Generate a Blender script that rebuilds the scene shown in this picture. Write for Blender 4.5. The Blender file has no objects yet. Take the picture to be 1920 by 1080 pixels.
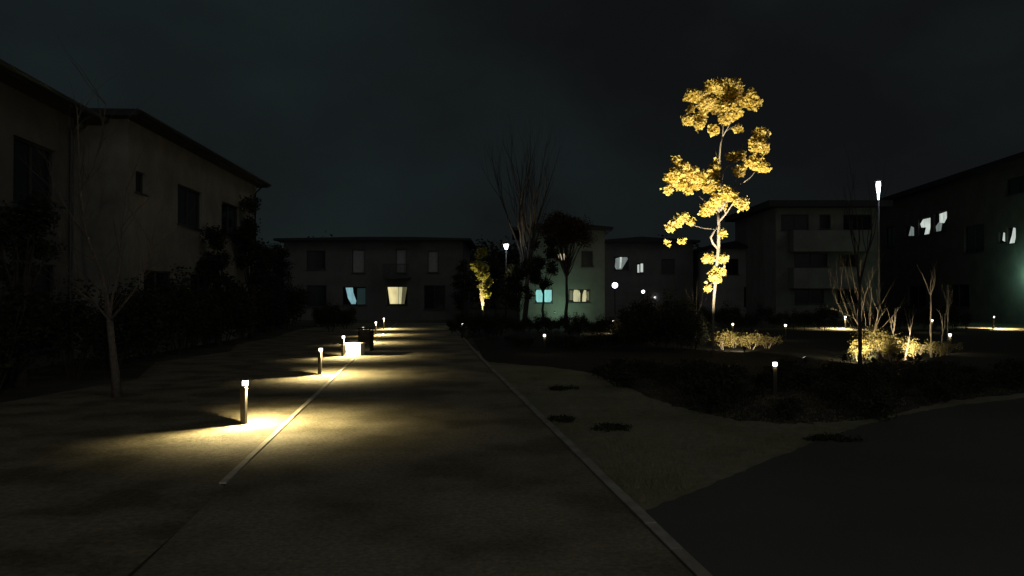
import bpy, math, random
from mathutils import Vector, Matrix

# ------------------------------------------------------------------ camera, world, light
S = bpy.context.scene
COL = S.collection
R = math.radians
HZ, F, EYE = 557.0, 1440.0, 1.7          # horizon row and focal length measured on the 1920 px photograph

cam_d = bpy.data.cameras.new("camera")
cam = bpy.data.objects.new("camera", cam_d)
COL.objects.link(cam)
cam_d.lens = 27.0
cam_d.sensor_width = 36.0
cam_d.clip_start = 0.05
cam_d.clip_end = 3000
cam.location = (0, 0, EYE)
cam.rotation_euler = (R(90) + math.atan(17 / F), 0, 0)
S.camera = cam

w = bpy.data.worlds.new("World")
S.world = w
w.use_nodes = True
nt = w.node_tree
for n in list(nt.nodes):
    nt.nodes.remove(n)
wo = nt.nodes.new("ShaderNodeOutputWorld")
bg = nt.nodes.new("ShaderNodeBackground")
tc = nt.nodes.new("ShaderNodeTexCoord")
mp = nt.nodes.new("ShaderNodeMapping")
mp.inputs['Scale'].default_value = (1.0, 1.0, 1.6)
mp.inputs['Location'].default_value = (0.35, 0.1, 0.0)
no = nt.nodes.new("ShaderNodeTexNoise")
no.inputs['Scale'].default_value = 2.6
no.inputs['Detail'].default_value = 5
no.inputs['Roughness'].default_value = 0.5
rp = nt.nodes.new("ShaderNodeValToRGB")     # thin night cloud, a little teal where the town glows through
rp.color_ramp.elements[0].position = 0.30
rp.color_ramp.elements[0].color = (0.0048, 0.0051, 0.0055, 1)
rp.color_ramp.elements[1].position = 0.66
rp.color_ramp.elements[1].color = (0.0084, 0.0130, 0.0132, 1)
sky = nt.nodes.new("ShaderNodeTexSky")
sky.sky_type = 'NISHITA'
sky.sun_disc = False
sky.sun_elevation = R(38)
sky.sun_rotation = R(140)
mx = nt.nodes.new("ShaderNodeMixRGB")
mx.blend_type = 'ADD'
mx.inputs['Fac'].default_value = 0.00015
nt.links.new(tc.outputs['Generated'], mp.inputs['Vector'])
nt.links.new(mp.outputs['Vector'], no.inputs['Vector'])
vm = nt.nodes.new("ShaderNodeVectorMath")      # glow of the town in the cloud, ahead and to the left
vm.operation = 'DOT_PRODUCT'
vm.inputs[1].default_value = Vector((-.36, 1.0, .20)).normalized()
gr = nt.nodes.new("ShaderNodeMapRange")
gr.interpolation_type = 'SMOOTHSTEP'
gr.inputs['From Min'].default_value = .86
gr.inputs['From Max'].default_value = 1.0
gr.inputs['To Min'].default_value = -.17
gr.inputs['To Max'].default_value = .11
ad = nt.nodes.new("ShaderNodeMath")
ad.operation = 'ADD'
nt.links.new(tc.outputs['Generated'], vm.inputs[0])
nt.links.new(vm.outputs['Value'], gr.inputs['Value'])
nt.links.new(no.outputs['Fac'], ad.inputs[0])
nt.links.new(gr.outputs['Result'], ad.inputs[1])
nt.links.new(ad.outputs['Value'], rp.inputs['Fac'])
nt.links.new(rp.outputs['Color'], mx.inputs['Color1'])
nt.links.new(sky.outputs['Color'], mx.inputs['Color2'])
# unseen rear half of the sky brightened, an added fill for ground and facades
sx = nt.nodes.new("ShaderNodeSeparateXYZ")
bk = nt.nodes.new("ShaderNodeMapRange")
bk.inputs['From Min'].default_value = .05
bk.inputs['From Max'].default_value = -.5
bk.inputs['To Min'].default_value = 0
bk.inputs['To Max'].default_value = 1
m2 = nt.nodes.new("ShaderNodeMixRGB")
m2.blend_type = 'ADD'
m2.inputs['Color2'].default_value = (.052, .053, .050, 1)
nt.links.new(tc.outputs['Generated'], sx.inputs['Vector'])
nt.links.new(sx.outputs['Y'], bk.inputs['Value'])
nt.links.new(bk.outputs['Result'], m2.inputs['Fac'])
nt.links.new(mx.outputs['Color'], m2.inputs['Color1'])
nt.links.new(m2.outputs['Color'], bg.inputs['Color'])
bg.inputs['Strength'].default_value = 1.0
nt.links.new(bg.outputs['Background'], wo.inputs['Surface'])

sun_d = bpy.data.lights.new("fill_light", 'SUN')  # no moon here: soft fill added to lift the left walls and lawn
sun_d.energy = 0.055
sun_d.angle = R(14)
sun_d.color = (1.0, 0.97, 0.92)
sun = bpy.data.objects.new("fill_light", sun_d)
COL.objects.link(sun)
# light arrives from the right and behind the camera
sun.rotation_euler = Vector((-0.62, 0.50, -0.60)).to_track_quat('-Z', 'Y').to_euler()

S.view_settings.view_transform = 'Standard'
S.view_settings.look = 'None'
S.view_settings.exposure = 0
S.view_settings.gamma = 1
try:
    S.cycles.sample_clamp_indirect = 2.0
    S.cycles.max_bounces = 6
    S.cycles.transparent_max_bounces = 8
    S.cycles.caustics_reflective = False
    S.cycles.caustics_refractive = False
except Exception:
    pass

# ------------------------------------------------------------------ helpers
def P(px, py, d):
    """world point seen at photo pixel (px, py) at distance d along the view"""
    return Vector(((px - 960) * d / F, d, EYE + (HZ - py) * d / F))

def G(px, py):
    """world x, y of ground seen at a photo pixel"""
    d = F * EYE / (py - HZ)
    return ((px - 960) * d / F, d)

class MB:
    def __init__(s):
        s.v, s.f = [], []
    def add(s, vs, fs):
        o = len(s.v)
        s.v += [tuple(x) for x in vs]
        s.f += [tuple(i + o for i in f) for f in fs]
    def box(s, x0, x1, y0, y1, z0, z1):
        s.add([(x0, y0, z0), (x1, y0, z0), (x1, y1, z0), (x0, y1, z0), (x0, y0, z1), (x1, y0, z1), (x1, y1, z1), (x0, y1, z1)],
              [(3, 2, 1, 0), (4, 5, 6, 7), (0, 1, 5, 4), (1, 2, 6, 5), (2, 3, 7, 6), (3, 0, 4, 7)])
        return s
    def bbox(s, x0, x1, y0, y1, z0, z1, b):
        """box with chamfered vertical edges and a chamfered top"""
        def ring(i, z):
            a, c, e, g = x0 + i, x1 - i, y0 + i, y1 - i
            return [(a + b, e, z), (c - b, e, z), (c, e + b, z), (c, g - b, z), (c - b, g, z), (a + b, g, z), (a, g - b, z), (a, e + b, z)]
        vs = ring(0, z0) + ring(0, z1 - b) + ring(b * .7, z1)
        fs = [tuple(range(7, -1, -1)), tuple(range(16, 24))]
        for k in (0, 8):
            for i in range(8):
                j = (i + 1) % 8
                fs.append((k + i, k + j, k + 8 + j, k + 8 + i))
        s.add(vs, fs)
        return s
    def tube(s, pts, rad, n=6, cap=True):
        pts = [Vector(p) for p in pts]
        vs, fs = [], []
        for i, p in enumerate(pts):
            t = (pts[min(i + 1, len(pts) - 1)] - pts[max(i - 1, 0)])
            t = t.normalized() if t.length > 1e-9 else Vector((0, 0, 1))
            a = t.cross(Vector((0, 1, 0)))
            if a.length < .1:
                a = t.cross(Vector((1, 0, 0)))
            a.normalize()
            b = t.cross(a)
            r = rad[i] if hasattr(rad, '__len__') else rad
            for k in range(n):
                an = 2 * math.pi * k / n
                vs.append(p + a * (r * math.cos(an)) + b * (r * math.sin(an)))
        for i in range(len(pts) - 1):
            for k in range(n):
                k2 = (k + 1) % n
                fs.append((i * n + k, i * n + k2, (i + 1) * n + k2, (i + 1) * n + k))
        if cap:
            fs.append(tuple(range(n - 1, -1, -1)))
            fs.append(tuple((len(pts) - 1) * n + k for k in range(n)))
        s.add(vs, fs)
        return s
    def lathe(s, prof, n=16, c=(0, 0)):
        vs, fs = [], []
        for r, z in prof:
            for k in range(n):
                a = 2 * math.pi * k / n
                vs.append((c[0] + r * math.cos(a), c[1] + r * math.sin(a), z))
        for i in range(len(prof) - 1):
            for k in range(n):
                k2 = (k + 1) % n
                fs.append((i * n + k, i * n + k2, (i + 1) * n + k2, (i + 1) * n + k))
        fs.append(tuple(range(n - 1, -1, -1)))
        fs.append(tuple((len(prof) - 1) * n + k for k in range(n)))
        s.add(vs, fs)
        return s
    def build(s, name, m, parent=None, smooth=False):
        me = bpy.data.meshes.new(name)
        me.from_pydata(s.v, [], s.f)
        me.materials.append(m)
        if smooth:
            me.polygons.foreach_set('use_smooth', [True] * len(me.polygons))
        me.update()
        o = bpy.data.objects.new(name, me)
        COL.objects.link(o)
        if parent is not None:
            o.parent = parent
        return o

def tag(o, label=None, cat=None, group=None, kind=None):
    if label: o['label'] = label
    if cat: o['category'] = cat
    if group: o['group'] = group
    if kind: o['kind'] = kind
    return o

def empty(name, loc, rz=0, label=None, cat=None, group=None):
    o = bpy.data.objects.new(name, None)
    o.empty_display_size = .2
    COL.objects.link(o)
    o.location = loc
    o.rotation_euler = (0, 0, rz)
    return tag(o, label, cat, group)

def copy_tree(o, parent=None):
    c = o.copy()
    COL.objects.link(c)
    c.parent = parent
    for ch in [x for x in list(COL.objects) if x.parent == o]:
        copy_tree(ch, c)
    return c

def mat(name, col, rough=.8, col2=None, scale=5, bump=0, bscale=None, detail=4, metal=0, emit=None, es=0, trans=0, patch=None, spec=.3):
    m = bpy.data.materials.new(name)
    m.use_nodes = True
    t = m.node_tree
    b = t.nodes['Principled BSDF']
    b.inputs['Base Color'].default_value = (*col, 1)
    b.inputs['Roughness'].default_value = rough
    b.inputs['Metallic'].default_value = metal
    b.inputs['Specular IOR Level'].default_value = spec
    co = t.nodes.new('ShaderNodeTexCoord')
    if col2 is not None:
        n = t.nodes.new('ShaderNodeTexNoise')
        n.inputs['Scale'].default_value = scale
        n.inputs['Detail'].default_value = detail
        n.inputs['Roughness'].default_value = .65
        r = t.nodes.new('ShaderNodeValToRGB')
        r.color_ramp.elements[0].position = .35
        r.color_ramp.elements[1].position = .65
        r.color_ramp.elements[0].color = (*col, 1)
        r.color_ramp.elements[1].color = (*col2, 1)
        t.links.new(co.outputs['Object'], n.inputs['Vector'])
        t.links.new(n.outputs['Fac'], r.inputs['Fac'])
        out = r.outputs['Color']
        if patch is not None:                    # large patches of a second tone
            n2 = t.nodes.new('ShaderNodeTexNoise')
            n2.inputs['Scale'].default_value = patch[0]
            n2.inputs['Detail'].default_value = 5
            r2 = t.nodes.new('ShaderNodeMapRange')
            r2.inputs['From Min'].default_value = .42
            r2.inputs['From Max'].default_value = .62
            x = t.nodes.new('ShaderNodeMixRGB')
            x.blend_type = 'MULTIPLY'
            x.inputs['Color2'].default_value = (*patch[1], 1)
            t.links.new(co.outputs['Object'], n2.inputs['Vector'])
            t.links.new(n2.outputs['Fac'], r2.inputs['Value'])
            t.links.new(r2.outputs['Result'], x.inputs['Fac'])
            t.links.new(out, x.inputs['Color1'])
            out = x.outputs['Color']
        t.links.new(out, b.inputs['Base Color'])
    if bump:
        n = t.nodes.new('ShaderNodeTexNoise')
        n.inputs['Scale'].default_value = bscale or scale * 4
        n.inputs['Detail'].default_value = 6
        n.inputs['Roughness'].default_value = .7
        bp = t.nodes.new('ShaderNodeBump')
        bp.inputs['Strength'].default_value = bump
        bp.inputs['Distance'].default_value = .03
        t.links.new(co.outputs['Object'], n.inputs['Vector'])
        t.links.new(n.outputs['Fac'], bp.inputs['Height'])
        t.links.new(bp.outputs['Normal'], b.inputs['Normal'])
    if emit is not None:
        b.inputs['Emission Color'].default_value = (*emit, 1)
        b.inputs['Emission Strength'].default_value = es
    if trans:
        tr = t.nodes.new('ShaderNodeBsdfTranslucent')
        ms = t.nodes.new('ShaderNodeMixShader')
        ms.inputs['Fac'].default_value = trans
        if b.inputs['Base Color'].is_linked:
            t.links.new(b.inputs['Base Color'].links[0].from_socket, tr.inputs['Color'])
        else:
            tr.inputs['Color'].default_value = (*col, 1)
        t.links.new(b.outputs['BSDF'], ms.inputs[1])
        t.links.new(tr.outputs['BSDF'], ms.inputs[2])
        t.links.new(ms.outputs['Shader'], t.nodes['Material Output'].inputs['Surface'])
    return m

def window_mat(name, col, strength, scale=3.0):
    """light seen through a curtained or frosted pane: uneven glow"""
    m = bpy.data.materials.new(name)
    m.use_nodes = True
    t = m.node_tree
    b = t.nodes['Principled BSDF']
    b.inputs['Base Color'].default_value = (.1, .1, .1, 1)
    b.inputs['Roughness'].default_value = .3
    co = t.nodes.new('ShaderNodeTexCoord')
    mpn = t.nodes.new('ShaderNodeMapping')
    mpn.inputs['Scale'].default_value = (1, 1, .35)
    n = t.nodes.new('ShaderNodeTexNoise')
    n.inputs['Scale'].default_value = scale
    n.inputs['Detail'].default_value = 2
    r = t.nodes.new('ShaderNodeMapRange')
    r.inputs['From Min'].default_value = .3
    r.inputs['From Max'].default_value = .7
    r.inputs['To Min'].default_value = strength * .75
    r.inputs['To Max'].default_value = strength * 1.2
    b.inputs['Emission Color'].default_value = (*col, 1)
    t.links.new(co.outputs['Object'], mpn.inputs['Vector'])
    t.links.new(mpn.outputs['Vector'], n.inputs['Vector'])
    t.links.new(n.outputs['Fac'], r.inputs['Value'])
    t.links.new(r.outputs['Result'], b.inputs['Emission Strength'])
    return m

WARM = (1.0, .79, .36)
M = {
    'ground': mat('soil', (.05, .047, .034), .95, (.085, .075, .052), 1.5, .8, 30, patch=(.5, (.55, .55, .5))),
    'lawn': mat('dry_turf', (.17, .165, .115), .95, (.25, .235, .17), 9, 1.0, 60, patch=(.8, (.72, .74, .62))),
    'path': mat('compacted_grit', (.15, .135, .095), .92, (.27, .245, .18), 26, 1.0, 55, patch=(.9, (.55, .54, .50))),
    'verge': mat('verge_grit', (.14, .122, .082), .95, (.25, .22, .155), 18, 1.0, 45, patch=(1.3, (.50, .50, .44))),
    'asphalt': mat('asphalt', (.050, .050, .052), .92, (.080, .079, .078), 90, .5, 220, patch=(.4, (.8, .8, .8))),
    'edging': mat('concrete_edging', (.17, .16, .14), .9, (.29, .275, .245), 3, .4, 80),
    'edging_lit': mat('lit_concrete_edging', (.28, .26, .21), .9, (.52, .49, .42), 1.1, .4, 80),  # left edging: lamplit brightness put into a paler colour
    'bronze': mat('bronze_paint', (.010, .009, .008), .55, (.016, .014, .012), 30, .05, 200),
    'grey_metal': mat('grey_metal', (.022, .022, .024), .6),
    'pale_metal': mat('pale_metal', (.30, .31, .32), .5, metal=.3),
    'bark': mat('bark', (.15, .12, .09), .95, (.24, .20, .16), 14, .7, 60),
    'pale_bark': mat('pale_bark', (.24, .20, .165), .9, (.36, .31, .26), 18, .5, 70),
    'lit_bark': mat('smooth_grey_bark', (.085, .070, .060), .9, (.15, .125, .11), 18, .5, 70),
    'dark_bark': mat('dark_bark', (.03, .024, .022), .95, (.055, .045, .04), 12, .5, 60),
    'gold_leaf': mat('gold_leaf', (.54, .41, .09), .6, (.64, .52, .20), 2.2, trans=.68),
    'olive_leaf': mat('olive_leaf', (.16, .17, .03), .6, (.30, .26, .05), 2.5, trans=.3),
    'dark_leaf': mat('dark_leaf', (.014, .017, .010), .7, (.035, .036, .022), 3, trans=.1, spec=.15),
    'straw_leaf': mat('straw_leaf', (.24, .20, .075), .7, (.42, .355, .15), 4, trans=.3),
    'red_leaf': mat('red_leaf', (.045, .020, .012), .7, (.085, .040, .024), 3, trans=.25),
    'wall_beige': mat('beige_render', (.14, .138, .125), .9, (.25, .242, .215), .6, .3, 60),
    'wall_drab': mat('drab_render', (.13, .128, .12), .9, (.18, .176, .165), .7, .3, 60),
    'wall_shade': mat('brown_grey_render', (.085, .083, .08), .9, (.13, .127, .12), .7, .3, 60),
    'wall_grey': mat('grey_render', (.26, .26, .26), .9, (.33, .33, .33), .7, .3, 60),
    'wall_pale': mat('pale_render', (.17, .155, .135), .9, (.23, .21, .19), .8, .3, 60),
    'wall_dark': mat('dark_siding', (.10, .10, .10), .85, (.14, .138, .135), .8, .3, 60),
    'roof': mat('dark_roof', (.022, .022, .025), .7, (.032, .032, .034), 4),
    'trim': mat('window_trim', (.05, .05, .052), .5),
    'trim_pale': mat('pale_trim', (.42, .42, .42), .5),
    'glass': mat('dark_glass', (.012, .014, .016), .12, spec=.5),
    'blind': mat('closed_blind', (.28, .29, .29), .9, (.36, .37, .37), 5),
    'stone': mat('pale_stone', (.52, .50, .44), .8, (.62, .60, .54), 8, .3, 60),
    'led': mat('led_diffuser', (.8, .8, .8), .4, emit=(1.0, .90, .80), es=7),
    'led_dim': mat('led_diffuser_side', (.8, .8, .8), .4, emit=(1.0, .93, .86), es=2.2),
    'cool_led': mat('cool_diffuser', (.8, .8, .8), .4, emit=(.80, .95, 1.0), es=9),
    'violet_led': mat('violet_diffuser', (.8, .8, .8), .4, emit=(.88, .88, 1.0), es=6),
    'cyan_lit': window_mat('cyan_curtain', (.28, .72, .68), .75),
    'cyan_dim': window_mat('dim_cyan_curtain', (.02, .05, .052), .35),
    'cyan_scrap': window_mat('grey_cyan_curtain', (.25, .50, .55), .75, 5),
    'cream_lit': window_mat('cream_curtain', (.95, .82, .40), .80),
    'olive_lit': window_mat('olive_curtain', (.68, .64, .36), .72, 4),
    'olive_dim': window_mat('dim_olive_curtain', (.20, .18, .09), .45),
    'peach_lit': window_mat('peach_curtain', (.72, .58, .38), .75),
    'white_lit': window_mat('white_curtain', (.62, .70, .64), .80, 4),
    'grey_lit': window_mat('grey_curtain', (.25, .30, .28), .60, 4),
}
M['wall_green'] = mat('green_tile', (.20, .30, .24), .85, (.26, .36, .29), 1.2, .2, 40)

# ------------------------------------------------------------------ ground
def sheet(name, poly, z, m, nx=1):
    mb = MB()
    mb.add([(x, y, z) for x, y in poly], [tuple(range(len(poly)))])
    o = mb.build(name, m)
    return tag(o, kind='structure')

sheet('ground', [(-900, -400), (900, -400), (900, 1500), (-900, 1500)], 0, M['ground'])

DX = -.1215                                  # the path runs slightly to the left
LE = lambda d: -1.736 + DX * d + (0.012 * max(0, d - 22))
RE = lambda d: 1.674 + DX * d + (0.012 * max(0, d - 22))
ds = [-14, -8, 0, 4, 8, 12, 16, 20, 24, 28, 32, 36, 40, 44, 48, 50]
sheet('path', [(LE(d), d) for d in ds] + [(RE(d), d) for d in reversed(ds)], .008, M['path'])
sheet('verge', [(LE(d) - 4.6 - .5 * math.sin(d * .7), d) for d in ds] + [(LE(d) - g_, d) for d, g_ in reversed([(-14, .05), (0, .05), (4.2, .05), (5.6, .004), (6.9, .004), (7.0, .085), (12, .085), (20, .085), (22, .085)] + [(d, .085) for d in ds if d > 22])], .006, M['verge'])  # edging's shadow line shaped as a near gap baring dark soil
sheet('streak_strip', [(16.5, 40.2), (34, 40.2), (36, 44.5), (17.5, 44.5)], .012, M['verge'])  # pale strip added so the bollards' streaks of light show
# far cross lane in front of the houses
sheet('cross_lane', [(-24, 50.4), (34, 50.4), (34, 54), (-24, 54)], .008, M['asphalt'])

lane_edge = [(.96, 6.0), (1.55, 6.65), (2.31, 7.58), (3.81, 9.3), (5.3, 10.8), (7.03, 12.06), (9.5, 13.4), (13, 14.6), (20, 16), (32, 17.2)]
_re = random.Random(12)
_d = []
for (a0, b0), (a1, b1) in zip(lane_edge, lane_edge[1:]):
    n_ = max(2, int(math.hypot(a1 - a0, b1 - b0) / .13))
    _d += [(a0 + (a1 - a0) * i / n_ + _re.gauss(0, .014), b0 + (b1 - b0) * i / n_ + _re.gauss(0, .016)) for i in range(n_)]
lane_edge = [lane_edge[0]] + _d[1:] + [lane_edge[-1]]
lane_pts = [(RE(6.0) + .10, 5.9)] + lane_edge[1:] + [(32, 9.5), (20, 8.6), (12, 7.0), (8, 5.0), (5.5, 2.0), (4.4, -3), (4.2, -14), (RE(-14) + .10, -14)]
mb = MB()
mb.add([(7, 5, .011)] + [(x_, y_, .011) for x_, y_ in lane_pts], [(0, i + 1, (i + 1) % len(lane_pts) + 1) for i in range(len(lane_pts))])
tag(mb.build('side_lane', M['asphalt']), kind='structure')
lawn = [(RE(5.5) + .10, 5.5), (10, 5.5), (34, 12), (34, 24), (12, 24), (RE(24) + .1, 24)] + [(RE(d) + .10, d) for d in (18, 12, 8)]
sheet('lawn', lawn, .006, M['lawn'])

lawn_far = [(-.6, 20), (1.6, 17.5), (2.4, 12.6), (3.2, 10.5), (4.8, 10.6), (7, 12.4), (9, 13.5), (13, 15), (20, 16.3)]
_w = []
for i in range(len(lawn_far) - 1):                       # rounded, slightly wavy edge
    p0, p1, p2, p3 = (Vector(lawn_far[max(0, min(len(lawn_far) - 1, i + k_))]) for k_ in (-1, 0, 1, 2))
    for j_ in range(14):
        t_ = j_ / 14
        q_ = .5 * ((2 * p1) + (p2 - p0) * t_ + (2 * p0 - 5 * p1 + 4 * p2 - p3) * t_ ** 2 + (3 * p1 - p0 - 3 * p2 + p3) * t_ ** 3)
        _w.append((q_.x + random.gauss(0, .03), q_.y + random.gauss(0, .05)))
lawn_far = _w + [lawn_far[-1]]
sheet('planting_soil', [(RE(21) + .10, 21)] + lawn_far + [(34, 17.6), (34, 39), (-2, 39), (RE(38) + .6, 38)], .010, mat('dark_mulch', (.014, .012, .010), .98, (.028, .024, .018), 14, .8, 60))

def strip(name, pts, wd, h, m, label, cat, group):
    """a narrow kerb of many short stones, following pts"""
    mb = MB()
    for i in range(len(pts) - 1):
        a, b = Vector((*pts[i], 0)), Vector((*pts[i + 1], 0))
        L = (b - a).length
        n = max(1, round(L / .6))
        dv = (b - a) / n
        s = Vector((-dv.y, dv.x, 0)).normalized() * (wd / 2)
        for k in range(n):
            p, q = a + dv * (k + .012), a + dv * (k + .988)
            j = random.uniform(-.003, .003)
            vs = []
            for z in (-.02, h + j):
                sc = 1 if z < 0 else .9
                vs += [p - s * sc + Vector((0, 0, z)), q - s * sc + Vector((0, 0, z)), q + s * sc + Vector((0, 0, z)), p + s * sc + Vector((0, 0, z))]
            mb.add(vs, [(3, 2, 1, 0), (4, 5, 6, 7), (0, 1, 5, 4), (1, 2, 6, 5), (2, 3, 7, 6), (3, 0, 4, 7)])
    o = mb.build(name, m)
    return tag(o, label, cat, group)

random.seed(4)
strip('path_kerb', [(LE(d) - .045, d) for d in (7.0, 8, 9, 10, 12, 16, 20, 24, 28, 32, 36, 40, 44, 48, 50)], .07, .018, M['edging_lit'], 'narrow pale concrete edging along the lamp-lit left side of the path', 'kerb', 'edgings along the path')
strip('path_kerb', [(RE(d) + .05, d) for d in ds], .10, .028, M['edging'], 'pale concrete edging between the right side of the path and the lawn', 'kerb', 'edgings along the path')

# ------------------------------------------------------------------ foliage
def leaf_mesh(name, n, lobes, size, rng, m, parent=None, flat=.0, fill=.75):
    """n small leaves (rhombs with a fold) through the given lobes (center, radii)"""
    mb = MB()
    vols = [max(1e-6, (r[0] * r[1] * r[2])) ** (2 / 3) for _, r in lobes]
    tot = sum(vols)
    for (c, r), v in zip(lobes, vols):
        c = Vector(c)
        k = max(3, int(n * v / tot))
        # twig centres inside the lobe, so the leaves sit in small bunches with gaps
        tw = []
        for _ in range(max(2, k // 9)):
            u = Vector((rng.gauss(0, 1), rng.gauss(0, 1), rng.gauss(0, 1))).normalized() * (rng.random() ** .38)
            tw.append(Vector((u.x * r[0], u.y * r[1], u.z * r[2])) * fill)
        sp = min(r) * .30 + size * .5
        for _ in range(k):
            t = rng.choice(tw)
            p = c + t + Vector((rng.gauss(0, sp), rng.gauss(0, sp), rng.gauss(0, sp * .8))) * .8
            s = size * rng.uniform(.55, 1.25)
            a = Vector((rng.gauss(0, 1), rng.gauss(0, 1), rng.gauss(0, .6) - flat)).normalized()
            b = a.cross(Vector((rng.gauss(0, 1), rng.gauss(0, 1), rng.gauss(0, 1)))).normalized()
            nn = a.cross(b)
            mb.add([p - a * s * .5, p + b * s * .32 + nn * s * .10, p + a * s * .5, p - b * s * .32 + nn * s * .10], [(0, 1, 2), (0, 2, 3)])
    return mb.build(name, m, parent)

def limb_pts(a, b, rng, wob, n=5):
    a, b = Vector(a), Vector(b)
    out = []
    for i in range(n + 1):
        t = i / n
        p = a.lerp(b, t)
        if 0 < i < n:
            p += Vector((rng.uniform(-1, 1), rng.uniform(-1, 1), rng.uniform(-.5, .5))) * wob
        out.append(p)
    return out

def grow(mb, p, d, L, r, lev, rng, spread=.55, up=.25, kids=3, wob=.08, tips=None):
    pts = [Vector(p)]
    rad = [r]
    n = 5
    dd = Vector(d).normalized()
    for i in range(n):
        dd = (dd + Vector((rng.gauss(0, wob), rng.gauss(0, wob), rng.gauss(0, wob) + up * .12))).normalized()
        pts.append(pts[-1] + dd * (L / n))
        rad.append(r * (1 - .55 * (i + 1) / n))
    mb.tube(pts, rad, 6 if r > .03 else (4 if r > .01 else 3), cap=(lev == 0))
    if lev > 0:
        for k in range(kids):
            i = rng.choice([2, 3, 4, 5]) if k else 5
            q = pts[i]
            ax = Vector((rng.gauss(0, 1), rng.gauss(0, 1), rng.gauss(0, .35))).normalized()
            nd = (dd + ax * spread).normalized()
            nd = (nd + Vector((0, 0, up))).normalized()
            grow(mb, q, nd, L * rng.uniform(.6, .85), rad[i] * rng.uniform(.6, .8), lev - 1, rng, spread, up, kids, wob, tips)
    elif tips is not None:
        tips.append(pts[-1])

def bare_tree(loc, h, trunk_h, r, stems, lev, seed, m, label, cat='tree', group=None, spread=.5, up=.3, kids=3, lean=(0, 0)):
    rng = random.Random(seed)
    e = empty('bare_tree', (loc[0], loc[1], 0), 0, label, cat, group)
    tr, br = MB(), MB()
    top = Vector((lean[0], lean[1], trunk_h))
    tp = limb_pts((0, 0, -.05), top, rng, r * .4)
    tr.tube(tp, [r * (1.35 if i == 0 else 1 - .3 * i / 5) for i in range(6)], 9)
    tr.build('trunk', m, e, True)
    L = (h - trunk_h) / (1 + .72 * (lev >= 1) + .5 * (lev >= 2) + .35 * (lev >= 3))
    for k in range(stems):
        a = 2 * math.pi * (k + rng.random() * .5) / stems
        sp = spread * rng.uniform(.45, 1.0)
        d = Vector((math.cos(a) * sp, math.sin(a) * sp, 1))
        grow(br, tp[-1] - Vector((0, 0, r * .5)), d, L * rng.uniform(.85, 1.15), r * rng.uniform(.45, .62), lev, rng, spread, up, kids)
    br.build('branches', m, e)
    return e

# --- shrubs: a few moulds, then copies
def make_shrub(name, rx, ry, h, n, size, m, seed, label, cat, group, lumps=6, stems=5, stem_m='dark_bark'):
    rng = random.Random(seed)
    e = empty(name, (0, 0, 0), 0, label, cat, group)
    lobes = []
    for k in range(lumps):
        a = rng.random() * 6.283
        q = rng.random() ** .6
        hh = h * rng.uniform(.35, .72)
        lobes.append(((math.cos(a) * rx * .6 * q, math.sin(a) * ry * .6 * q, hh), (rx * rng.uniform(.3, .5), ry * rng.uniform(.3, .5), h * rng.uniform(.22, .34))))
    leaf_mesh('foliage', n, lobes, size, rng, m, e)
    st = MB()
    for k in range(stems):
        a = rng.random() * 6.283
        st.tube(limb_pts((math.cos(a) * rx * .1, math.sin(a) * ry * .1, -.02), (math.cos(a) * rx * .5, math.sin(a) * ry * .5, h * .75), rng, .03, 3), [.014, .011, .008, .005], 4)
    st.build('stems', M[stem_m], e)
    return e

used = set()
def place(proto, x, y, rz, s, label=None, group=None, cat=None):
    o = proto
    if proto.name in used:
        o = copy_tree(proto)
    used.add(proto.name)
    o.location = (x, y, 0)
    o.rotation_euler = (0, 0, rz)
    o.scale = (s, s, s) if not hasattr(s, '__len__') else s
    if label: o['label'] = label
    if group: o['group'] = group
    if cat: o['category'] = cat
    return o

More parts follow.
